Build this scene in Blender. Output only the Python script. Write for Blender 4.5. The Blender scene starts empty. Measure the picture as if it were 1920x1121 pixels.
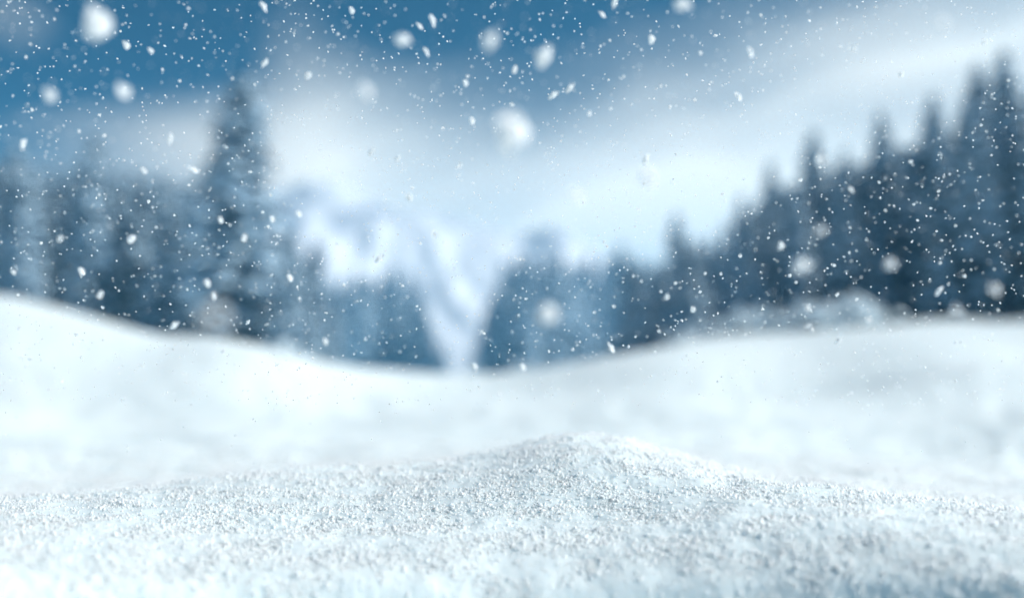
import bpy, math, random
import numpy as np
from mathutils import Vector, Matrix

R = math.radians
SC = bpy.context.scene
COL = SC.collection

# ------------------------------------------------------------------ camera
FPX, CX, CY = 1866.7, 960.0, 560.5          # 35 mm lens on a 36 mm sensor, photo pixels
PITCH = math.atan(100.0 / FPX)
FWD = Vector((0, math.cos(PITCH), math.sin(PITCH)))
UPV = Vector((0, -math.sin(PITCH), math.cos(PITCH)))
FOCUS, APERTURE = 1.36, 0.033

cam_d = bpy.data.cameras.new('camera')
cam = bpy.data.objects.new('camera', cam_d)
COL.objects.link(cam)
cam.location = (0, 0, 0)
cam.rotation_euler = (math.pi / 2 + PITCH, 0, 0)
cam_d.lens = 35; cam_d.sensor_width = 36
cam_d.clip_start = 0.05; cam_d.clip_end = 5000
cam_d.dof.use_dof = True
cam_d.dof.focus_distance = FOCUS
cam_d.dof.aperture_fstop = 0.035 / APERTURE
SC.camera = cam

def ray(px, py):
    """unit direction of a photo pixel"""
    return (FWD + UPV * ((CY - py) / FPX) + Vector(((px - CX) / FPX, 0, 0))).normalized()

# ------------------------------------------------------------------ world and sun
SUN_AZ, SUN_EL = R(86), R(38)               # azimuth measured from the view axis to the right
SUN_STRENGTH, SKY_STRENGTH, CLOUD = 2.6, 0.05, 0.56

class NT:
    """tiny helper for node maths"""
    def __init__(s, tree): s.t = tree; s.n = tree.nodes; s.l = tree.links
    def new(s, typ, **kw):
        n = s.n.new(typ)
        for k, v in kw.items(): setattr(n, k, v)
        return n
    def put(s, sock, v):
        if isinstance(v, bpy.types.NodeSocket): s.l.new(v, sock)
        else: sock.default_value = v
    def m(s, op, a, b=0.0, c=0.0):
        n = s.new('ShaderNodeMath', operation=op)
        s.put(n.inputs[0], a); s.put(n.inputs[1], b); s.put(n.inputs[2], c)
        return n.outputs[0]
    def v(s, op, a, b=(0, 0, 0)):
        n = s.new('ShaderNodeVectorMath', operation=op)
        s.put(n.inputs[0], a)
        if op == 'SCALE': s.put(n.inputs['Scale'], b)
        else: s.put(n.inputs[1], b)
        return n.outputs['Value'] if op in ('DOT_PRODUCT', 'LENGTH') else n.outputs['Vector']
    def mr(s, x, a, b, lo=0.0, hi=1.0, smooth=True):
        n = s.new('ShaderNodeMapRange', interpolation_type='SMOOTHSTEP' if smooth else 'LINEAR')
        n.clamp = True if hasattr(n, 'clamp') else None
        for i, q in enumerate((x, a, b, lo, hi)): s.put(n.inputs[i], q)
        return n.outputs[0]
    def noise(s, vec, scale, detail=3, rough=0.5, dist=0.0, col=False):
        n = s.new('ShaderNodeTexNoise')
        s.put(n.inputs['Vector'], vec); n.inputs['Scale'].default_value = scale
        n.inputs['Detail'].default_value = detail; n.inputs['Roughness'].default_value = rough
        n.inputs['Distortion'].default_value = dist
        return n.outputs['Color' if col else 'Fac']
    def mix(s, f, a, b):
        n = s.new('ShaderNodeMix', data_type='RGBA')
        s.put(n.inputs[0], f); s.put(n.inputs[6], a); s.put(n.inputs[7], b)
        return n.outputs[2]

def build_world():
    w = bpy.data.worlds.new('World'); SC.world = w; w.use_nodes = True
    t = w.node_tree; t.nodes.clear(); g = NT(t)
    sky = g.new('ShaderNodeTexSky', sky_type='NISHITA')
    sky.sun_disc = False; sky.sun_elevation = SUN_EL; sky.sun_rotation = SUN_AZ
    sky.air_density = 1.0; sky.dust_density = 0.3; sky.ozone_density = 2.0; sky.altitude = 1200
    hs = g.new('ShaderNodeHueSaturation')
    hs.inputs['Saturation'].default_value = 2.3; hs.inputs['Hue'].default_value = 0.478; hs.inputs['Value'].default_value = 0.27
    g.l.new(sky.outputs[0], hs.inputs['Color'])
    skyc = g.v('SCALE', g.v('MULTIPLY', hs.outputs[0], (0.0, 0.87, 1.08)), SKY_STRENGTH)
    D = g.new('ShaderNodeTexCoord').outputs['Generated']
    # slow warp so that no cloud edge is straight
    wn = g.v('SUBTRACT', g.noise(D, 2.2, 3, 0.5, col=True), (0.5, 0.5, 0.5))
    Dw = g.v('ADD', D, g.v('SCALE', wn, 0.22))
    # cloud bank over the right half: everything under a slanting front
    a, b = ray(930, 330), ray(1920, 40)
    n = a.cross(b).normalized()             # points downwards-right side
    if n.dot(ray(1500, 500)) < 0: n = -n
    side = g.v('DOT_PRODUCT', Dw, tuple(n))
    bank = g.mr(side, -0.16, 0.12, 0, 1, False)
    # wind-drawn streaks that run towards a point on the horizon
    v0 = ray(760, 470); e1 = n; e2 = v0.cross(n).normalized()
    comb = g.new('ShaderNodeCombineXYZ')
    g.put(comb.inputs[0], g.m('MULTIPLY', g.v('DOT_PRODUCT', Dw, tuple(e1)), 9.0))
    g.put(comb.inputs[1], g.m('MULTIPLY', g.v('DOT_PRODUCT', Dw, tuple(e2)), 1.3))
    streak = g.noise(comb.outputs[0], 1.3, 4, 0.5)
    st = g.mr(streak, 0.35, 0.70)
    def lobe(px, py, sx, sy, amt, tilt=0.0):
        c = ray(px, py)
        ax = c.cross(Vector((0, 0, 1))).normalized(); ay = ax.cross(c).normalized()
        ct, s_ = math.cos(R(tilt)), math.sin(R(tilt))
        a1 = ax * ct + ay * s_; a2 = -ax * s_ + ay * ct
        d = g.v('SUBTRACT', Dw, tuple(c))
        u = g.m('DIVIDE', g.v('DOT_PRODUCT', d, tuple(a1)), sx / FPX)
        v = g.m('DIVIDE', g.v('DOT_PRODUCT', d, tuple(a2)), sy / FPX)
        q = g.m('ADD', g.m('MULTIPLY', u, u), g.m('MULTIPLY', v, v))
        front = g.m('GREATER_THAN', g.v('DOT_PRODUCT', D, tuple(c)), 0.0)
        return g.m('MULTIPLY', g.m('MULTIPLY', g.m('EXPONENT', g.m('MULTIPLY', q, -1.0)), amt), front)
    dens = g.m('MULTIPLY', bank, g.m('ADD', 0.74, g.m('MULTIPLY', st, 0.42)))
    for L in ((570, 330, 230, 160, 0.55), (600, 120, 90, 200, 0.20), (60, 60, 130, 90, 0.28),
              (170, 290, 330, 50, 0.12), (1780, 60, 260, 90, 0.30), (1180, 400, 300, 90, 0.30, 8)):
        dens = g.m('ADD', dens, lobe(*L))
    # thin veil towards the horizon all round, and a broken high veil elsewhere
    z = g.new('ShaderNodeSeparateXYZ'); g.l.new(D, z.inputs[0])
    low = g.mr(z.outputs[2], 0.17, 0.0)
    dens = g.m('ADD', dens, g.m('MULTIPLY', low, 0.42))
    dens = g.m('ADD', dens, g.m('MULTIPLY', g.mr(g.noise(D, 1.7, 4, 0.55), 0.5, 0.8), 0.05))
    dens = g.mr(dens, 0.16, 1.03, 0, 1, False)
    tint = g.mix(g.noise(Dw, 3.0, 2, 0.5), (0.92, 1.0, 1.0, 1), (1.04, 1.01, 0.92, 1))
    cl = g.v('SCALE', tint, CLOUD)
    colr = g.mix(dens, skyc, cl)
    bg = g.new('ShaderNodeBackground'); g.l.new(colr, bg.inputs[0]); bg.inputs[1].default_value = 1.0
    out = g.new('ShaderNodeOutputWorld'); g.l.new(bg.outputs[0], out.inputs[0])
    w.cycles.sampling_method = 'MANUAL'; w.cycles.sample_map_resolution = 512
build_world()

sd = bpy.data.lights.new('sun', 'SUN'); sun = bpy.data.objects.new('sun', sd); COL.objects.link(sun)
sd.energy = SUN_STRENGTH; sd.angle = R(7); sd.color = (1.0, 0.975, 0.93)
to_sun = Vector((math.sin(SUN_AZ) * math.cos(SUN_EL), math.cos(SUN_AZ) * math.cos(SUN_EL), math.sin(SUN_EL)))
sun.rotation_euler = to_sun.to_track_quat('Z', 'Y').to_euler()
sun.location = to_sun * 60

SC.view_settings.view_transform = 'Standard'; SC.view_settings.look = 'None'
SC.view_settings.exposure = 1.18; SC.view_settings.gamma = 1.0
SC.view_settings.use_curve_mapping = False
cy = SC.cycles
cy.use_denoising = True
cy.max_bounces = 12; cy.diffuse_bounces = 9; cy.transmission_bounces = 9; cy.volume_bounces = 1
cy.use_adaptive_sampling = False

# ------------------------------------------------------------------ helpers
def tag(o, label=None, cat=None, group=None, kind=None):
    if label: o['label'] = label
    if cat: o['category'] = cat
    if group: o['group'] = group
    if kind: o['kind'] = kind
    return o

def mesh_np(name, V, F, smooth=True):
    """V (n,3) array; F (m,k) index array, k = 3 or 4"""
    V = np.asarray(V, dtype=np.float32); F = np.asarray(F, dtype=np.int32)
    me = bpy.data.meshes.new(name)
    k = F.shape[1]
    me.vertices.add(len(V)); me.vertices.foreach_set('co', V.ravel())
    me.loops.add(F.size); me.loops.foreach_set('vertex_index', F.ravel())
    me.polygons.add(len(F)); me.polygons.foreach_set('loop_start', np.arange(0, F.size, k, dtype=np.int32))
    me.polygons.foreach_set('use_smooth', np.full(len(F), smooth, dtype=bool))
    me.update(calc_edges=True); me.validate()
    return me

def link(name, me, mat=None, parent=None):
    o = bpy.data.objects.new(name, me); COL.objects.link(o)
    if mat and not me.materials: me.materials.append(mat)
    if parent: o.parent = parent
    return o

def principled(name, col, rough=0.6, **kw):
    m = bpy.data.materials.new(name); m.use_nodes = True
    b = m.node_tree.nodes['Principled BSDF']
    b.inputs['Base Color'].default_value = (*col, 1); b.inputs['Roughness'].default_value = rough
    for k, v in kw.items(): b.inputs[k].default_value = v
    return m, b, NT(m.node_tree)

def _hash(ix, iy, seed):
    h = (ix.astype(np.uint64) * np.uint64(374761393) + iy.astype(np.uint64) * np.uint64(668265263)
         + np.uint64(seed * 2246822519)) & np.uint64(0xffffffff)
    h = ((h ^ (h >> np.uint64(13))) * np.uint64(1274126177)) & np.uint64(0xffffffff)
    h = ((h ^ (h >> np.uint64(16))) * np.uint64(2654435761)) & np.uint64(0xffffffff)
    return (h ^ (h >> np.uint64(15))).astype(np.float64) / 4294967295.0

def perlin(x, y, seed=0):
    xi = np.floor(x); yi = np.floor(y); fx = x - xi; fy = y - yi
    ix = (xi + 100000).astype(np.int64); iy = (yi + 100000).astype(np.int64)
    u = fx * fx * fx * (fx * (fx * 6 - 15) + 10); v = fy * fy * fy * (fy * (fy * 6 - 15) + 10)
    def gr(dx, dy):
        a = _hash(ix + dx, iy + dy, seed) * 2 * np.pi
        return np.cos(a) * (fx - dx) + np.sin(a) * (fy - dy)
    n0 = gr(0, 0) * (1 - u) + gr(1, 0) * u
    n1 = gr(0, 1) * (1 - u) + gr(1, 1) * u
    return (n0 * (1 - v) + n1 * v) * 1.5

def sstep(a, b, x):
    t = np.clip((x - a) / (b - a), 0, 1); return t * t * (3 - 2 * t)

# ------------------------------------------------------------------ snow field
def prof(pts):
    az, sl = [], []
    for px, py in pts:
        d = ray(px, py); az.append(math.atan2(d.x, d.y)); sl.append(d.z / math.hypot(d.x, d.y))
    return az, sl
AZT = np.linspace(-np.pi, np.pi, 3601)
def table(pts, r, smooth=0.9):
    az, sl = prof(pts)
    t = np.interp(AZT, az, sl) * r
    k = max(1, int(smooth * 10)); ker = np.exp(-np.linspace(-2, 2, 4 * k + 1) ** 2 * 1.2); ker /= ker.sum()
    return np.convolve(np.pad(t, 2 * k, mode='wrap'), ker, mode='valid')
CREST = [(0, 553), (80, 570), (150, 588), (230, 612), (300, 632), (350, 633), (400, 630), (450, 640), (520, 668), (600, 685),
         (720, 692), (850, 705), (930, 712), (1000, 696), (1100, 676), (1200, 662), (1300, 637), (1400, 625),
         (1500, 620), (1600, 613), (1700, 609), (1800, 609), (1920, 613)]
def sh(p, dy): return [(x, y + dy) for x, y in p]
RINGS = [
    (0.10, None, -0.410), (0.85, None, -0.390), (1.06, None, -0.318),
    (1.13, [(0, 1088), (400, 1096), (960, 1098), (1500, 1090), (1920, 1084)], 0),
    (1.35, [(0, 1000), (250, 990), (450, 985), (700, 975), (1000, 950), (1200, 945), (1400, 932), (1600, 938), (1920, 968)], 0),
    (1.62, [(0, 945), (130, 940), (300, 921), (400, 906), (560, 893), (700, 884), (850, 868), (950, 850), (1000, 836),
            (1070, 826), (1150, 832), (1250, 858), (1350, 885), (1450, 905), (1600, 912), (1750, 940), (1920, 965)], 0),
    (2.15, [(0, 930), (130, 922), (300, 906), (560, 885), (850, 862), (1000, 842), (1070, 838), (1150, 842), (1250, 858), (1350, 872), (1450, 882), (1600, 884), (1920, 930)], 0),
    (2.9, [(0, 880), (300, 872), (560, 862), (850, 846), (1070, 840), (1250, 846), (1450, 850), (1650, 856), (1920, 890)], 0),
    (4.2, [(0, 790), (200, 830), (350, 790), (500, 800), (640, 815), (850, 800), (1000, 800), (1150, 790), (1300, 770), (1450, 810),
           (1600, 800), (1750, 840), (1920, 800)], 0),
    (7.0, [(0, 690), (150, 720), (300, 700), (420, 668), (500, 700), (650, 752), (850, 752), (1050, 735), (1200, 690), (1330, 690),
           (1420, 720), (1600, 725), (1750, 690), (1920, 720)], 0),
    (11.0, CREST, 0), (16.0, sh(CREST, 16), 0), (30.0, [(0, 590), (300, 650), (600, 710), (930, 735), (1300, 655), (1600, 612), (1920, 610)], 0),
    (60.0, [(0, 600), (300, 645), (600, 700), (930, 728), (1300, 650), (1600, 608), (1920, 606)], 0),
    (130.0, [(0, 610), (400, 655), (700, 712), (930, 724), (1100, 700), (1500, 645), (1920, 600)], 0),
    (320.0, [(0, 640), (600, 695), (930, 712), (1250, 680), (1920, 630)], 0), (900.0, [(0, 662), (1920, 662)], 0)]
RT = np.log(np.array([q[0] for q in RINGS]))
ZT = np.array([table(q[1], q[0], 0.5 if q[0] < 2 else 1.2 if q[0] in (11.0, 16.0) else 4.5) if q[1] else np.full(3601, q[2]) for q in RINGS])

def base_height(x, y):
    x = np.asarray(x, float); y = np.asarray(y, float)
    r = np.maximum(np.hypot(x, y), 0.101); az = np.arctan2(x, y)
    l = np.clip(np.log(r), RT[0] + 1e-6, RT[-1] - 1e-6)
    i = np.clip(np.searchsorted(RT, l) - 1, 0, len(RT) - 2)
    f = (az + np.pi) / (2 * np.pi) * 3600; j = np.clip(f.astype(int), 0, 3599); fj = f - j
    def Z(k): k = np.clip(k, 0, len(RT) - 1); return ZT[k, j] * (1 - fj) + ZT[k, j + 1] * fj
    z0, z1, z2, z3 = Z(i - 1), Z(i), Z(i + 1), Z(i + 2)
    t0, t1, t2, t3 = (np.exp(RT[np.clip(i + k, 0, len(RT) - 1)]) for k in (-1, 0, 1, 2))
    h = t2 - t1
    def slope(za, zb, zc, ta, tb, tc):     # monotone (harmonic) tangent
        d1 = (zb - za) / np.maximum(tb - ta, 1e-6); d2 = (zc - zb) / np.maximum(tc - tb, 1e-6)
        s = np.where((ta == tb), d2, np.where(tb == tc, d1, 0.5 * (d1 + d2)))
        lim = 3 * np.minimum(abs(d1), abs(d2))
        return np.clip(s, -np.maximum(lim, 0.15 * abs(s)), np.maximum(lim, 0.15 * abs(s)))
    m1 = slope(z0, z1, z2, t0, t1, t2); m2 = slope(z1, z2, z3, t1, t2, t3)
    t = (r - t1) / h; t = np.clip(t, 0, 1)
    z = (2*t**3 - 3*t**2 + 1) * z1 + (t**3 - 2*t**2 + t) * h * m1 + (-2*t**3 + 3*t**2) * z2 + (t**3 - t**2) * h * m2
    z += 0.010 * perlin(x / 0.42, y / 0.30, 3) * sstep(0.8, 1.5, r) * (1 - sstep(3, 6, r))
    z += 0.085 * perlin(x / 1.9, y / 1.5, 4) * sstep(2.4, 4.5, r) * (1 - .8 * sstep(9, 11, r))
    z += 0.24 * perlin(x / 4.2 + 0.3 * z, y / 3.5, 5) * sstep(4, 7, r) * (1 - sstep(8.5, 11, r) * (1 - sstep(18, 30, r)))
    z += (.25 * perlin(x / 30, y / 30, 6) * sstep(25, 60, r) + 1.5 * perlin(x / 90, y / 90, 7) * sstep(140, 300, r))
    return z

def height(x, y):
    r = np.hypot(x, y)
    z = base_height(x, y)
    wx = x + 0.006 * perlin(x / 0.02, y / 0.02, 31); wy = y + 0.006 * perlin(x / 0.02, y / 0.02, 32)
    near = 1 - sstep(3.0, 7.0, r)
    patch = 0.65 + 0.6 * perlin(x / 0.25, y / 0.18, 33)
    z = z + 0.009 * perlin(wx / 0.17, wy / 0.14, 17) * sstep(1.7, 2.6, r) * (1 - sstep(7, 11, r))
    z = z + near * 0.0030 * perlin(wx / 0.06, wy / 0.05, 11)
    z = z + near * 0.0012 * perlin(wx / 0.022, wy / 0.020, 15)
    z = z + near * patch * 0.0011 * perlin(wx / 0.011, wy / 0.011, 12)
    z = z + near * patch * 0.0006 * perlin(x / 0.0056, y / 0.0056, 13)
    return z

def snow_material():
    m, b, g = principled('snow', (0.86, 0.91, 0.925), 0.55)
    tc = g.new('ShaderNodeTexCoord').outputs['Object']
    n1 = g.noise(tc, 220, 3, 0.6); n2 = g.noise(tc, 1.5, 3, 0.5)
    g.put(b.inputs['Base Color'], g.mix(n2, (0.775, 0.885, 0.895, 1), (0.83, 0.915, 0.92, 1)))
    bp = g.new('ShaderNodeBump'); bp.inputs['Strength'].default_value = 0.15; bp.inputs['Distance'].default_value = 0.0015
    g.put(bp.inputs['Height'], n1); g.put(b.inputs['Normal'], bp.outputs[0])
    b.inputs['Specular IOR Level'].default_value = 0.35
    b.inputs['Subsurface Weight'].default_value = 0.85; b.inputs['Subsurface Radius'].default_value = (.9, .95, 1); b.inputs['Subsurface Scale'].default_value = 0.014
    return m
SNOW = snow_material()

def build_ground():
    a = R(33)
    az = np.concatenate([np.linspace(-np.pi, -a, 60, endpoint=False), np.linspace(-a, a, 1000, endpoint=False),
                         np.linspace(a, np.pi, 60, endpoint=False)])
    r = np.concatenate([np.geomspace(0.12, 0.8, 16, endpoint=False), np.geomspace(0.8, 3.0, 560, endpoint=False),
                        np.geomspace(3.0, 14, 130, endpoint=False), np.geomspace(14, 900, 70)])
    A, Q = np.meshgrid(az, r); x = (Q * np.sin(A)).ravel(); y = (Q * np.cos(A)).ravel()
    z = height(x, y)
    V = np.stack([x, y, z], 1); na, nr = len(az), len(r)
    i = np.arange(nr - 1)[:, None] * na; j = np.arange(na)[None, :]; jn = (j + 1) % na
    F = np.stack([(i + j), (i + na + j), (i + na + jn), (i + jn)], 2).reshape(-1, 4)[:, ::-1]
    V = np.vstack([V, [[0, 0, float(height(np.array([0.0]), np.array([0.01]))[0])]]])
    me = mesh_np('snow_ground', V, F)
    o = link('ground', me, SNOW); tag(o, kind='structure')
    # normals must face up
    if me.polygons[1000].normal.z < 0: me.flip_normals()
    return o
build_ground()

rng = np.random.default_rng(7)
random.seed(5)

def lump(name, seed, sub=2, rough=0.35, stretch=(1, 1, 1)):
    import bmesh
    bm = bmesh.new(); bmesh.ops.create_icosphere(bm, subdivisions=sub, radius=1)
    rr = random.Random(seed); ks = [(Vector((rr.uniform(-1, 1), rr.uniform(-1, 1), rr.uniform(-1, 1))).normalized(), rr.uniform(0.4, 1)) for _ in range(9)]
    for v in bm.verts:
        d = v.co.normalized()
        f = 1 + rough * sum(w * max(0, d.dot(k)) ** 6 for k, w in ks) - rough * 0.6 + rr.uniform(-.06, .06)
        v.co = Vector((d.x * stretch[0], d.y * stretch[1], d.z * stretch[2])) * f
    me = bpy.data.meshes.new(name); bm.to_mesh(me); bm.free()
    for p in me.polygons: p.use_smooth = True
    return me

def scatter(name, P, S, mesh_list, mat, label, cat, aspect=None):
    """one object: points with a mesh instanced on each (geometry nodes)"""
    me = bpy.data.meshes.new(name); me.vertices.add(len(P)); me.vertices.foreach_set('co', P.astype(np.float32).ravel())
    at = me.attributes.new('size', 'FLOAT', 'POINT'); at.data.foreach_set('value', S.astype(np.float32))
    rt = me.attributes.new('turn', 'FLOAT_VECTOR', 'POINT')
    rt.data.foreach_set('vector', rng.uniform(-3.14, 3.14, (len(P), 3)).astype(np.float32).ravel())
    o = link(name, me); tag(o, label, cat, kind='stuff')
    t = bpy.data.node_groups.new(name + '_scatter', 'GeometryNodeTree')
    t.interface.new_socket('Geometry', in_out='INPUT', socket_type='NodeSocketGeometry')
    t.interface.new_socket('Geometry', in_out='OUTPUT', socket_type='NodeSocketGeometry')
    n, l = t.nodes, t.links
    gi, go = n.new('NodeGroupInput'), n.new('NodeGroupOutput')
    inst = n.new('GeometryNodeInstanceOnPoints'); join = n.new('GeometryNodeGeometryToInstance')
    for s in mesh_list:
        s.materials.clear(); s.materials.append(mat)
        ob = bpy.data.objects.new(name + '_piece', s)
        oi = n.new('GeometryNodeObjectInfo'); oi.inputs['Object'].default_value = ob; oi.inputs['As Instance'].default_value = True
        l.new(oi.outputs['Geometry'], join.inputs[0])
    l.new(gi.outputs[0], inst.inputs['Points']); l.new(join.outputs[0], inst.inputs['Instance'])
    inst.inputs['Pick Instance'].default_value = True
    for attr, typ, sock in (('size', 'FLOAT', 'Scale'), ('turn', 'FLOAT_VECTOR', 'Rotation')):
        na = n.new('GeometryNodeInputNamedAttribute'); na.data_type = typ; na.inputs['Name'].default_value = attr
        l.new(na.outputs[0], inst.inputs[sock])
    l.new(inst.outputs[0], go.inputs[0])
    md = o.modifiers.new('scatter', 'NODES'); md.node_group = t
    return o

def build_grains():
    N = 260000
    r = np.sqrt(rng.uniform(0.85 ** 2, 3.4 ** 2, N * 2)); az = rng.uniform(-R(33), R(33), N * 2)
    x, y = r * np.sin(az), r * np.cos(az)
    keep = rng.random(N * 2) < (0.20 + 0.95 * sstep(-0.35, 0.35, perlin(x / 0.09, y / 0.06, 51))) * (1 - 0.75 * sstep(1.9, 3.3, r))
    x, y, r = x[keep], y[keep], r[keep]
    z = height(x, y)
    s = np.clip(rng.lognormal(math.log(0.00135), 0.36, len(x)), 0.0007, 0.0032)
    P = np.stack([x, y, z + s * rng.uniform(-0.4, 0.5, len(x))], 1)
    gm, b, g = principled('snow_grain', (0.87, 0.92, 0.935), 0.28)
    b.inputs['Specular IOR Level'].default_value = 0.5
    b.inputs['Subsurface Weight'].default_value = 0.85; b.inputs['Subsurface Radius'].default_value = (.9, .95, 1); b.inputs['Subsurface Scale'].default_value = 0.014
    scatter('snow_grains', P, s, [lump('grain', 1, 2, .45), lump('grain', 2, 2, .5, (1.3, .8, .9)), lump('grain', 3, 1, .5, (1.1, 1, .7))],
            gm, 'loose crumbly white snow grains over the foreground drift', 'snow')
build_grains()

# ------------------------------------------------------------------ mountain
def build_mountain():
    nx, ny = 300, 120
    ridge = [(60, 640), (200, 560), (330, 470), (420, 420), (500, 365), (570, 335), (620, 340), (690, 372), (740, 395), (800, 402), (870, 420), (940, 436),
             (990, 430), (1045, 422), (1080, 450), (1130, 480), (1220, 520), (1350, 560), (1500, 610), (1800, 650)]
    az, sl = prof(ridge)
    U = np.linspace(az[0], az[-1], nx); W = np.linspace(0, 1, ny)
    A, T = np.meshgrid(U, W)
    rr = 290 + 165 * T                           # foot at 290 m, ridge at 400 m, back slope beyond
    x, y = rr * np.sin(A), rr * np.cos(A)
    top = np.interp(A, az, sl) * 400
    t = np.clip(T / (180 / 270), 0, 1); back = np.clip((T - 180 / 270) / (90 / 270), 0, 1)
    foot = base_height(x, y) - 3
    prof_ = t ** 1.5
    h = foot + (top - foot) * prof_ * (1 - back ** 1.5)
    amp = (top - foot) * np.sin(np.pi * np.clip(t * .85 + .05, 0, 1)) * (1 - back)
    rid = 1 - 2 * np.abs(perlin(x / 45 + y / 120, y / 55, 61))
    amp = .65 * amp * np.clip((t - .1) / .5, 0, 1)
    h += amp * (0.10 * rid + 0.09 * perlin(x / 22, y / 26, 62) + 0.05 * perlin(x / 9, y / 10, 63))
    V = np.stack([x, y, h], 2).reshape(-1, 3)
    i = np.arange(ny - 1)[:, None] * nx; j = np.arange(nx - 1)[None, :]
    F = np.stack([i + j, i + j + 1, i + nx + j + 1, i + nx + j], 2).reshape(-1, 4)
    me = mesh_np('mountain', V, F)
    m, b, g = principled('mountain_snow_rock', (0.8, 0.85, 0.88), 0.7)
    geo = g.new('ShaderNodeNewGeometry'); sp = g.new('ShaderNodeSeparateXYZ'); g.l.new(geo.outputs['Normal'], sp.inputs[0])
    tc = g.new('ShaderNodeTexCoord').outputs['Object']
    n = g.noise(tc, 0.03, 5, 0.6)
    pz = g.new('ShaderNodeSeparateXYZ'); g.l.new(geo.outputs['Position'], pz.inputs[0])
    steep = g.m('ADD', sp.outputs[2], g.m('MULTIPLY', g.m('SUBTRACT', n, 0.5), 1.1))
    steep = g.m('ADD', steep, g.mr(pz.outputs[2], 44, 30, 0.0, 0.5))     # snow fills the lower, gentler slopes
    g.put(b.inputs['Base Color'], g.mix(g.mr(steep, 0.50, 0.74), (0.27, 0.31, 0.38, 1), (0.84, 0.87, 0.91, 1)))
    o = link('mountain', me, m); tag(o, kind='structure')
build_mountain()

# ------------------------------------------------------------------ trees
BARK, _, _ = principled('bark', (0.035, 0.028, 0.024), 0.9)
def needle_mat():
    m, b, g = principled('spruce_needles', (0.03, 0.055, 0.05), 0.7)
    tc = g.new('ShaderNodeTexCoord').outputs['Object']
    g.put(b.inputs['Base Color'], g.mix(g.noise(tc, 1.6, 3, .6), (0.004, 0.018, 0.042, 1), (0.012, 0.048, 0.090, 1)))
    return m
NEEDLE = needle_mat()
TSNOW_BLUELIT, _, _ = principled('tree_snow_blue_light', (0.54, 0.74, 0.88), 0.6)  # white snow; the blue of sky-lit shade is put into its base colour

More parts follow.
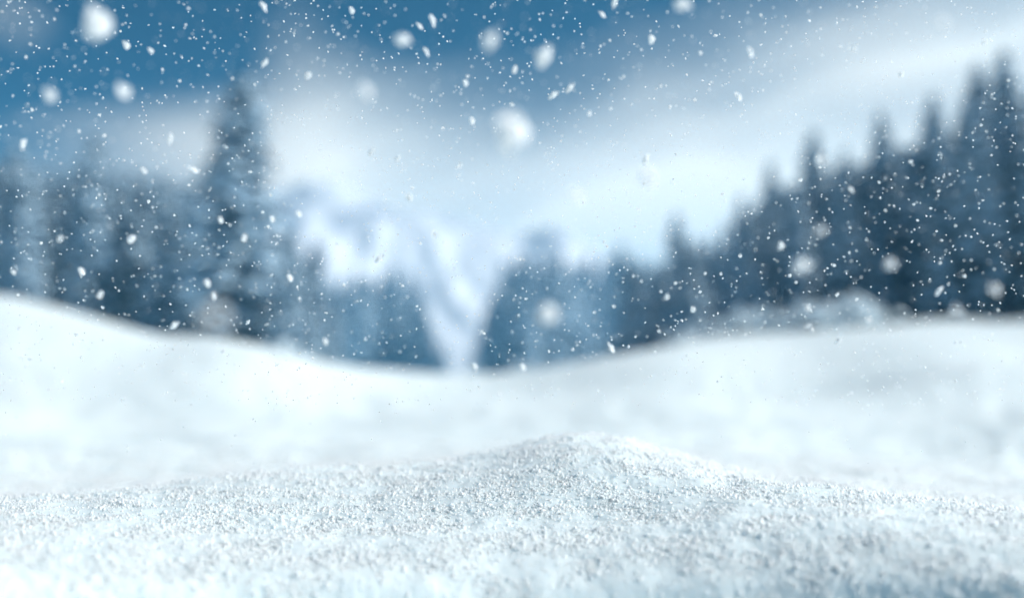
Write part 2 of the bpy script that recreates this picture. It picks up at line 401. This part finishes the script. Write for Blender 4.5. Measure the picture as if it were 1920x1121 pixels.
def build_tree_meshes(seed, H=15.0, Rb=2.6, bare=0.06, whorls=24, snow=0.75, power=0.85):
    rr = random.Random(seed)
    # trunk
    V, F = [], []
    ns, seg = 7, 9
    lean = (rr.uniform(-.2, .2), rr.uniform(-.2, .2))
    def axis(z): u = z / H; return lean[0] * u * u * 1.5, lean[1] * u * u * 1.5
    for k in range(seg + 1):
        z = H * k / seg * 0.985 - (0.6 if k == 0 else 0); ax, ay = axis(max(z, 0)); q = (0.20 * (1 - k / seg) ** 0.8 + 0.015) * (1.35 if k == 0 else 1)
        for s in range(ns):
            a = 2 * math.pi * s / ns; V.append((ax + q * math.cos(a), ay + q * math.sin(a), z))
    for k in range(seg):
        for s in range(ns): F.append((k * ns + s, k * ns + (s + 1) % ns, (k + 1) * ns + (s + 1) % ns, (k + 1) * ns + s))
    trunk = mesh_np('trunk', V, F)
    CV, CF, SV, SF = [], [], [], []
    def tri_diamond(Vl, Fl, p, d, side, l, w):
        i = len(Vl); Vl += [p, p + d * (l * .45) + side * w, p + d * l, p + d * (l * .45) - side * w]
        Fl += [(i, i + 1, i + 2), (i, i + 2, i + 3)]
    for k in range(whorls):
        u = bare + (0.985 - bare) * (k / (whorls - 1)) ** 0.92
        z0 = H * u; rel = (1 - u) / (1 - bare)
        L0 = Rb * rel ** power + 0.14
        nb = int(round(5 + 5 * rel)); off = rr.uniform(0, 6.28)
        for b in range(nb):
            a = off + 2 * math.pi * b / nb + rr.uniform(-.25, .25)
            L = L0 * rr.uniform(.68, 1.14)
            if rr.random() < 0.06: continue
            out = Vector((math.cos(a), math.sin(a), 0)); sd_ = Vector((-math.sin(a), math.cos(a), 0))
            droop = rr.uniform(.28, .55) * (0.55 + .6 * rel); ax, ay = axis(z0); zz = z0 + rr.uniform(-.6, .6) * H / whorls
            def P(t): return Vector((ax, ay, zz)) + out * (L * t) + Vector((0, 0, -L * droop * t ** 1.5 + 0.10 * L * t))
            nt = 4 + int(L * 1.6)
            for q in range(nt):
                t = 0.15 + 0.85 * q / (nt - 1); p = P(t); tl = (0.55 * L * (1.05 - t) ** .7 + .16) * rr.uniform(.7, 1.15)
                for sg in (-1, 1):
                    d = (out * .75 + sd_ * sg * rr.uniform(.6, 1.1) + Vector((0, 0, -rr.uniform(.25, .7)))).normalized()
                    tri_diamond(CV, CF, p, d, Vector((0, 0, 1)).cross(d).normalized() * .8 + Vector((0, 0, rr.uniform(-.5, .5))), tl, .17 + .05 * rr.random())
                tri_diamond(CV, CF, p, (out * .3 + sd_ * rr.uniform(-.4, .4) + Vector((0, 0, -1))).normalized(), sd_, .32 + .25 * rr.random(), .16)
            # snow pad lying along the bough
            if rr.random() < (snow + .15) * (1 - .6 * max(0, rel - .55) / .45):
                m_ = 4; i0 = len(SV); wmax = (0.20 + .17 * L) * rr.uniform(.8, 1.25)
                ts = rr.uniform(.12, .3); te = rr.uniform(.88, 1.04)
                for q in range(m_ + 1):
                    t = ts + (te - ts) * q / m_; p = P(t); w = wmax * math.sin(math.pi * (0.12 + .80 * q / m_)) * rr.uniform(.8, 1.2)
                    h = .09 + .35 * w
                    SV += [p - sd_ * w + Vector((0, 0, -.02 - .3 * w)), p - sd_ * w * .5 + Vector((0, 0, h)), p + sd_ * w * .5 + Vector((0, 0, h * rr.uniform(.8, 1.2))),
                           p + sd_ * w + Vector((0, 0, -.02 - .3 * w))]
                for q in range(m_):
                    for s in range(4):
                        a0, a1 = i0 + q * 4 + s, i0 + q * 4 + (s + 1) % 4
                        SF += [(a0, a1, a1 + 4), (a0, a1 + 4, a0 + 4)]
                SF += [(i0, i0 + 2, i0 + 1), (i0, i0 + 3, i0 + 2)]; e = i0 + m_ * 4; SF += [(e, e + 1, e + 2), (e, e + 2, e + 3)]
    # tip
    ax, ay = axis(H)
    for q in range(6):
        a = q * 1.05; tri_diamond(CV, CF, Vector((ax, ay, H * .97)), Vector((math.cos(a) * .35, math.sin(a) * .35, 1)).normalized(), Vector((-math.sin(a), math.cos(a), 0)), .62, .07)
    crown = mesh_np('crown', [tuple(v) for v in CV], CF, False)
    cover = mesh_np('snow_cover', [tuple(v) for v in SV], SF, True)
    return trunk, crown, cover

PROTO = {
    'full': build_tree_meshes(1, 15, 2.7, .05, 25, .85, .7),
    'spire': build_tree_meshes(2, 15, 2.2, .06, 26, .9, .6),
    'wide': build_tree_meshes(3, 15, 3.3, .03, 24, .85, .95),
    'bare': build_tree_meshes(4, 15, 2.4, .24, 22, .8, .5),
    'ragged': build_tree_meshes(6, 15, 2.3, .12, 19, .6, .7),
}
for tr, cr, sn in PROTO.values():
    tr.materials.append(BARK); cr.materials.append(NEEDLE); sn.materials.append(TSNOW_BLUELIT)

def tree(kind, x, y, h, label, group, widen=1.0, sink=0.0):
    z = float(base_height(np.array([x]), np.array([y]))[0]) - sink
    root = bpy.data.objects.new('snowy_spruce', None); COL.objects.link(root)
    root.empty_display_size = .5
    root.location = (x, y, z); s = h / 15
    root.rotation_euler = (random.gauss(0, .018), random.gauss(0, .018), random.uniform(0, 6.28)); root.scale = (s * widen, s * widen, s)
    tag(root, label, 'tree', group)
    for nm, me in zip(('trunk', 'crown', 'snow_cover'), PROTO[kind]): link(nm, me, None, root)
    return root

def tree_px(kind, px, top, dist, label, group, widen=1.0):
    d = ray(px, top); k = dist / math.hypot(d.x, d.y); x, y, zt = d.x * k, d.y * k, d.z * k
    z = float(base_height(np.array([x]), np.array([y]))[0])
    return tree(kind, x, y, max(zt - z, 3.0), label, group, widen)

GL, GC, GR = 'spruces of the left wood', 'spruces across the valley', 'spruces of the right wood'
named = [
    ('full', 437, 128, 80, 'tallest spruce of the left wood, standing alone before a pale cloud', GL, 1.35),
    ('full', 40, 268, 95, 'snow laden spruce at the left edge of the wood', GL, 1.1),
    ('spire', 172, 258, 95, 'slim spruce rising above its neighbours in the left wood', GL, 1.1),
    ('wide', 325, 330, 85, 'broad spruce filling the gap left of the tallest spruce', GL, 1.0),
    ('wide', 545, 440, 76, 'low dark spruce right of the tallest spruce, at the snow edge', GL, 1.2),
    ('spire', 1893, 98, 54, 'tall dark spruce at the right edge of the picture', GR, 1.0),
    ('full', 1815, 122, 58, 'tall round shouldered spruce second from the right edge', GR, .95),
    ('spire', 1742, 180, 62, 'slim pale spruce third from the right edge', GR, .95),
    ('full', 1662, 205, 72, 'wide pale spruce left of the slim one on the right', GR, .9),
    ('spire', 1588, 283, 74, 'short spruce between two taller ones in the right wood', GR, 1.0),
    ('spire', 1521, 250, 78, 'pointed spruce with a blurred snowflake before its crown', GR, 1.1),
    ('full', 1447, 300, 84, 'grey blue spruce where the right wood begins to drop', GR, .85),
    ('full', 1392, 365, 88, 'sloping outermost spruce on the left flank of the right wood', GR, .9),
    ('spire', 1265, 404, 125, 'single pointed spruce top breaking the bright sky above the valley trees', GC, 1.1),
    ('full', 1170, 455, 170, 'low rounded spruce top left of the single pointed one', GC, 1.0),
    ('full', 1070, 495, 245, 'hazy spruce below the right shoulder of the mountain', GC, 1.1),
    ('wide', 965, 480, 230, 'hazy spruce on the right side of the white valley gap', GC, 1.1),
    ('wide', 745, 500, 220, 'hazy spruce on the left side of the white valley gap', GC, 1.1),
]
for k, px, top, dist, lab, grp, wd in named: tree_px(k, px, top, dist, lab, grp, wd)

SHORT = {437: 'the tallest spruce', 40: 'left picture edge', 172: 'slim left spruce', 325: 'the broad spruce',
         545: 'low dark spruce', 1893: 'right picture edge', 1815: 'round shouldered spruce', 1742: 'slim pale spruce',
         1662: 'wide pale spruce', 1588: 'short right spruce', 1521: 'pointed spruce', 1447: 'grey blue spruce',
         1392: 'outermost sloping spruce', 1265: 'single pointed spruce', 1170: 'low rounded spruce', 1070: 'mountain shoulder',
         965: 'right gap edge', 745: 'left gap edge'}
def where(px):
    k = min(SHORT, key=lambda q: abs(q - px)); d = px - k
    if k in (1893,) and d > 0 or k == 40 and d < -40: return 'outside ' + SHORT[k]
    return ('behind ' if abs(d) < 22 else 'left of ' if d < 0 else 'right of ') + SHORT[k]

def stand(n, x0, x1, topf, d0, d1, label, group, kinds, widen=(0.85, 1.35), jit=22):
    for i in range(n):
        px = x0 + (x1 - x0) * (i + random.uniform(.15, .85)) / n
        tree_px(random.choice(kinds), px, topf(px) + random.uniform(-jit * .4, jit), random.uniform(d0, d1), label + ', ' + where(px), group, random.uniform(*widen))
itp = lambda pts: (lambda x: float(np.interp(x, [p[0] for p in pts], [p[1] for p in pts])))
stand(22, -330, 400, itp([(-330, 260), (0, 290), (200, 300), (400, 350)]), 90, 108, 'front row spruce of the left wood', GL, ['full', 'spire', 'ragged'])
stand(34, -380, 600, itp([(-380, 270), (0, 300), (340, 340), (450, 380), (560, 430)]), 112, 150, 'spruce deep in the shaded left wood', GL, ['full', 'wide', 'spire'])
stand(9, 480, 640, itp([(480, 420), (560, 480), (640, 560)]), 84, 110, 'spruce on the falling right flank of the left wood', GL, ['full', 'wide'])
stand(14, 590, 790, itp([(610, 520), (700, 500), (780, 520), (800, 600)]), 215, 285, 'hazy spruce left of the white valley gap', GC, ['full', 'wide'])
for px, top, dist, wd, lab in ((782, 535, 215, 1.25, 'hazy spruce standing out over the left side of the white valley gap'), (938, 535, 215, 1.2, 'hazy spruce standing out over the right side of the white valley gap'),
                          (800, 575, 210, 1.5, 'squat hazy spruce on the left lip of the white valley gap'), (828, 645, 200, 1.8, 'smallest spruce at the foot of the valley gap, left side'),
                          (915, 570, 210, 1.4, 'squat hazy spruce on the right lip of the white valley gap'), (888, 655, 200, 1.6, 'smallest spruce at the foot of the valley gap, right side')):
    tree_px('wide', px, top, dist, lab, GC, wd)
stand(22, 915, 1240, itp([(915, 560), (950, 490), (1050, 480), (1150, 480), (1240, 475)]), 205, 285, 'hazy spruce right of the white valley gap', GC, ['full', 'wide', 'spire'])
stand(14, 1180, 1400, itp([(1180, 500), (1265, 470), (1340, 440), (1400, 390)]), 95, 125, 'spruce between valley and right wood', GC, ['full', 'wide', 'spire'])
stand(17, 1390, 1720, itp([(1390, 400), (1450, 345), (1550, 330), (1650, 290), (1720, 265)]), 62, 82, 'spruce in the front row of the right wood', GR, ['full', 'bare', 'ragged'])
stand(20, 1560, 2260, itp([(1560, 330), (1700, 280), (1850, 220), (2260, 100)]), 44, 60, 'bare stemmed spruce in the dark right wood', GR, ['bare', 'bare', 'ragged'], (1.0, 1.2))
stand(30, 1400, 2330, itp([(1400, 390), (1600, 310), (1800, 220), (2330, 90)]), 78, 110, 'spruce deep in the dark right wood', GR, ['full', 'wide'], (1.0, 1.3))

# ------------------------------------------------------------------ snow laden bushes
def bush_meshes(seed):
    rr = random.Random(seed); SV, SF, CV, CF = [], [], [], []
    for k in range(60):                       # twigs
        a = rr.uniform(0, 6.28); el = rr.uniform(.25, 1.5); L = rr.uniform(.5, 1.0)
        d = Vector((math.cos(a) * math.cos(el), math.sin(a) * math.cos(el), math.sin(el))); s = d.cross(Vector((0.1, 0.2, 1))).normalized()
        base = Vector((rr.uniform(-.15, .15), rr.uniform(-.15, .15), -.1)); i = len(CV)
        u = d.cross(s)
        for q, w in ((0, .02), (1, .006)):
            p = base + d * (L * q) + Vector((0, 0, -.12 * q)); CV += [p + s * w, p + u * w, p - s * w, p - u * w]
        for q in range(4): CF.append((i + q, i + (q + 1) % 4, i + 4 + (q + 1) % 4, i + 4 + q))
        for c in range(3):                    # snow clot on the twig
            p = base + d * (L * rr.uniform(.45, 1.0)); q = rr.uniform(.06, .15); i = len(SV)
            ring = [(1, 0, 0), (0, 1, 0), (-1, 0, 0), (0, -1, 0)]
            SV += [p + Vector((x * q * rr.uniform(.7, 1.5), y * q * rr.uniform(.7, 1.5), 0)) for x, y, z in ring]
            SV += [p + Vector((0, 0, q * .9)), p - Vector((0, 0, q * .5))]
            for z in range(4): SF += [(i + z, i + (z + 1) % 4, i + 4), (i + (z + 1) % 4, i + z, i + 5)]
    return (mesh_np('twigs', [tuple(v) for v in CV], CF, False), mesh_np('snow_clumps', [tuple(v) for v in SV], SF, True))
BUSH = [bush_meshes(11), bush_meshes(12)]
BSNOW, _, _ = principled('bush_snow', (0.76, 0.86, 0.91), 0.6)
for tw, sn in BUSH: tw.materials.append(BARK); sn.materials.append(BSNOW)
for px, dist, h, lab in (
        (1590, 11.6, .50, 'snow covered bush before the darkest gap of the right wood'),
        (1528, 11.2, .38, 'small snow covered bush left of the larger one below the right wood'),
        (1465, 12, .34, 'pale snow covered bush where the right snow bank meets the trees'),
        (1400, 12.5, .42, 'snow laden bush at the foot of the sloping spruce'),
        (1275, 12, .2, 'low snowy bush above the rise of the central snow bank'),
        (1345, 13, .3, 'snowy bush under the spruces right of the valley'),
        (985, 15, .32, 'small snow capped bush poking over the lowest point of the snow edge'),
        (890, 15, .30, 'tiny snow capped bush at the foot of the white valley gap'),
        (522, 11.5, .22, 'white snow covered bush tip on the left snow crest')):
    d = ray(px, 640); k = dist / math.hypot(d.x, d.y); x, y = d.x * k, d.y * k
    root = bpy.data.objects.new('snowy_bush', None); COL.objects.link(root)
    root.location = (x, y, float(base_height(np.array([x]), np.array([y]))[0])); root.scale = (h * 1.25, h * 1.25, h)
    root.rotation_euler = (0, 0, random.uniform(0, 6)); tag(root, lab, 'bush', 'snowy bushes at the wood edge')
    for nm, me in zip(('twigs', 'snow_clumps'), random.choice(BUSH)): link(nm, me, None, root)

# ------------------------------------------------------------------ falling snow
def flake_material():
    m = bpy.data.materials.new('snowflake'); m.use_nodes = True; g = NT(m.node_tree); m.node_tree.nodes.clear()
    d = g.new('ShaderNodeBsdfDiffuse'); d.inputs[0].default_value = (.97, .98, .98, 1)
    t = g.new('ShaderNodeBsdfTranslucent'); t.inputs[0].default_value = (.98, .98, .98, 1)
    mx = g.new('ShaderNodeMixShader'); mx.inputs[0].default_value = .5
    g.l.new(d.outputs[0], mx.inputs[1]); g.l.new(t.outputs[0], mx.inputs[2])
    o = g.new('ShaderNodeOutputMaterial'); g.l.new(mx.outputs[0], o.inputs[0])
    return m
FLAKE = flake_material()
def plates(name, seed, n):
    rr = random.Random(seed); V, F = [], []
    for k in range(n):
        nrm = Vector((rr.gauss(0, 1), rr.gauss(0, 1), rr.gauss(0, 1))).normalized()
        c = Vector((rr.gauss(0, 1), rr.gauss(0, 1), rr.gauss(0, 1))).normalized() * rr.uniform(0, .55)
        u = nrm.orthogonal().normalized(); v = nrm.cross(u); q = rr.uniform(.42, .68); i = len(V)
        V.append(c + nrm * .06)
        for s in range(6):
            a = s * math.pi / 3 + rr.uniform(-.15, .15); V.append(c + (u * math.cos(a) + v * math.sin(a)) * q * rr.uniform(.85, 1.1))
        F += [(i, i + 1 + s, i + 1 + (s + 1) % 6) for s in range(6)]
    return mesh_np(name, [tuple(p) for p in V], F, False)
FM = [plates('snowflake', 20 + i, 10) for i in range(5)]
for q in FM: q.materials.append(FLAKE)
FMS = [plates('snowflake', 30 + i, 6) for i in range(4)]
for q in FMS: q.materials.append(FLAKE)

def depth_for(c):            # nearer than the focus plane, blur diameter c in photo pixels
    return 1 / (1 / FOCUS + c / (APERTURE * FPX))
def flake(px, py, Rx, Ry, tilt, solid, label, group, near=True, meshes=FM):
    """Rx, Ry: outer blurred radii in photo pixels; solid: share of it that is the flake itself"""
    Rm = min(Rx, Ry); solid = min(solid + .13, .72); c = 2 * Rm * (1 - solid); dist = depth_for(c)
    p = ray(px, py) * (dist / ray(px, py).dot(FWD))
    o = link('snowflake', random.choice(meshes)); o.location = p
    sx = 1.15 * (Rx - c / 2) * dist / FPX; sy = 1.15 * (Ry - c / 2) * dist / FPX
    o.scale = (sx, (sx + sy) / 2, sy); o.rotation_euler = (0, R(tilt), random.choice((0, math.pi)))
    o.rotation_mode = 'YXZ' if False else 'XYZ'
    tag(o, label, 'snowflake', group)
    return o
BIG = 'large blurred snowflakes close to the lens'
for a in (
    (180, 45, 46, 66, 10, .52, 'largest bright oval snowflake blurred high in the upper left sky'),
    (235, 173, 30, 30, 0, .40, 'soft round snowflake below the largest bright one at upper left'),
    (93, 178, 26, 34, -25, .36, 'faint drawn out snowflake near the left edge of the sky'),
    (755, 75, 30, 30, 0, .50, 'round white snowflake leftmost of three in the deep blue sky'),
    (917, 76, 34, 34, 0, .40, 'paler round snowflake in the middle of three in the deep blue sky'),
    (1017, 106, 33, 33, 0, .52, 'round white snowflake rightmost of three in the deep blue sky'),
    (966, 249, 66, 66, 0, .58, 'very large glowing round snowflake at the centre of the sky'),
    (690, 172, 30, 34, 0, .28, 'faint round snowflake on the pale cloud plume'),
    (1279, 10, 31, 31, 0, .50, 'round snowflake cut by the top edge of the picture'),
    (1213, 334, 36, 36, 0, .42, 'round white snowflake on the bright cloud above the valley'),
    (1084, 366, 30, 30, 0, .35, 'faint snowflake on the bright cloud near the mountain shoulder'),
    (1539, 301, 25, 27, 0, .42, 'round snowflake over the pointed spruce top at right'),
    (1028, 590, 46, 48, 0, .48, 'large round white snowflake before the valley spruces'),
    (402, 592, 64, 66, 0, .30, 'big faint pinkish white snowflake before the foot of the tallest spruce'),
    (1505, 497, 34, 36, -15, .46, 'bright round snowflake before the middle of the right wood'),
    (1669, 496, 29, 29, 0, .42, 'round snowflake before the dark trunks of the right wood'),
    (1540, 433, 25, 25, 0, .34, 'dim round snowflake above the bright one in the right wood'),
    (1866, 543, 28, 28, 0, .38, 'dim round snowflake near the right edge over the trunks'),
    (1795, 585, 26, 28, 0, .30, 'faint bluish snowflake low at the foot of the right wood'),
    (1766, 45, 32, 32, 0, .28, 'very faint round snowflake on the grey cloud at upper right'),
    (40, 860, 30, 30, 0, .25, 'faint round snowflake over the shaded snow at lower left'),
    (165, 880, 34, 34, 0, .25, 'pale round snowflake over the grey hollow at lower left'),
): flake(*a, BIG)
MED = 'small oval snowflakes drifting slightly out of focus'
meds = [(800,97),(965,132),(873,155),(1068,165),(1037,178),(1105,213),(885,226),(1130,28),(1152,4),(1222,73),(1408,97),(578,143),
        (318,260),(270,320),(365,318),(695,285),(495,118),(495,12),(283,95),(237,85),(812,38),(788,50),(1385,180),(113,448),
        (248,448),(152,508),(188,553),(25,510),(413,412),(458,447),(388,530),(402,555),(543,520),(1465,460),(1596,356),
        (1760,545),(1250,556),(1300,580),(1515,578),(1515,613),(1572,637),(710,484),(1147,652),(890,687),(980,688),(862,310),(745,298),(1600,92),
        (1690,140),(768,370),(815,440),(1846,80),(660,20),(42,270),(560,400),(510,410),(1210,300),(610,640),(325,610),(1630,600)]
def med_label(px, py):
    if py > 300 and px < 600: return 'small oval blurred snowflake in front of the left wood'
    if py > 300 and px > 1350: return 'small oval blurred snowflake in front of the right wood'
    if py > 420: return 'small oval blurred snowflake in front of the valley trees'
    if px < 540: return 'small oval blurred snowflake in the upper left sky'
    if px < 1180: return 'small oval blurred snowflake in the middle of the deep blue sky'
    return 'small oval blurred snowflake over the pale clouds at right'
for px, py in meds:
    q = random.uniform(.8, 1.1)
    flake(px, py, 10.5 * q, 16 * q, -random.uniform(10, 45), random.uniform(.36, .55), med_label(px, py), MED)

GH = lambda p: float(base_height(np.array([p.x]), np.array([p.y]))[0])
def rand_px():
    px = random.uniform(-60, 1980)
    py = random.uniform(-20, 740) if random.random() < .96 else random.uniform(740, 1000)
    return px, py
def region(px, py):
    if py > 700: return 'tiny crisp snowflake above the snow field'
    if py > 330 and px < 560: return 'tiny crisp snowflake in front of the left wood'
    if py > 330 and px > 1350: return 'tiny crisp snowflake in front of the right wood'
    if py > 420: return 'tiny crisp snowflake in front of the valley trees'
    if px < 640: return 'tiny crisp snowflake in the upper left sky'
    if px < 1280: return 'tiny crisp snowflake in the middle of the sky'
    return 'tiny crisp snowflake over the pale clouds at upper right'
cnt = 0
while cnt < 215:
    px, py = rand_px(); d = ray(px, py); dist = random.uniform(1.18, 1.62); p = d * (dist / d.dot(FWD))
    if p.z < GH(p) + .02: continue
    o = link('snowflake', random.choice(FM)); o.location = p; s = random.uniform(3.0, 4.7) * dist / FPX
    o.scale = (s, s, s * random.uniform(.9, 1.2)); o.rotation_euler = [random.uniform(0, 6) for _ in range(3)]
    tag(o, region(px, py), 'snowflake', 'tiny crisp snowflakes'); cnt += 1

def fine_snow():
    n = 13000
    px = rng.uniform(-500, 2420, n); py = rng.uniform(-300, 760, n)
    low = rng.random(n) < .035; py[low] = rng.uniform(740, 1050, low.sum())
    dist = np.where(rng.random(n) < .62, rng.uniform(1.30, 1.64, n), rng.uniform(1.7, 4.5, n))
    d = np.stack([(px - CX) / FPX, np.full(n, FWD.y) + UPV.y * (CY - py) / FPX, np.full(n, FWD.z) + UPV.z * (CY - py) / FPX], 1)
    P = d * dist[:, None]
    rad = rng.uniform(1.6, 2.9, n) * np.minimum(dist, 2.4) / FPX
    ok = P[:, 2] > base_height(P[:, 0], P[:, 1]) + .015
    scatter('falling_snow', P[ok], rad[ok], FMS, FLAKE, 'fine white snow falling in front of the sky and woods', 'snow')
fine_snow()

# ------------------------------------------------------------------ haze
HAZE = 0.0011
def build_haze():
    me = bpy.data.meshes.new('haze')
    x0, x1, y0, y1, z0, z1 = -910, 910, -910, 910, -45, 80
    me.from_pydata([(x0, y0, z0), (x1, y0, z0), (x1, y1, z0), (x0, y1, z0), (x0, y0, z1), (x1, y0, z1), (x1, y1, z1), (x0, y1, z1)], [],
                   [(0, 3, 2, 1), (4, 5, 6, 7), (0, 1, 5, 4), (1, 2, 6, 5), (2, 3, 7, 6), (3, 0, 4, 7)])
    m = bpy.data.materials.new('haze'); m.use_nodes = True; m.node_tree.nodes.clear(); g = NT(m.node_tree)
    v = g.new('ShaderNodeVolumePrincipled'); v.inputs['Color'].default_value = (.22, .64, 1, 1); v.inputs['Density'].default_value = HAZE
    v.inputs['Anisotropy'].default_value = 0.3
    o = g.new('ShaderNodeOutputMaterial'); g.l.new(v.outputs[0], o.inputs['Volume'])
    ob = link('haze', me, m); tag(ob, kind='stuff')
if HAZE > 0: build_haze()
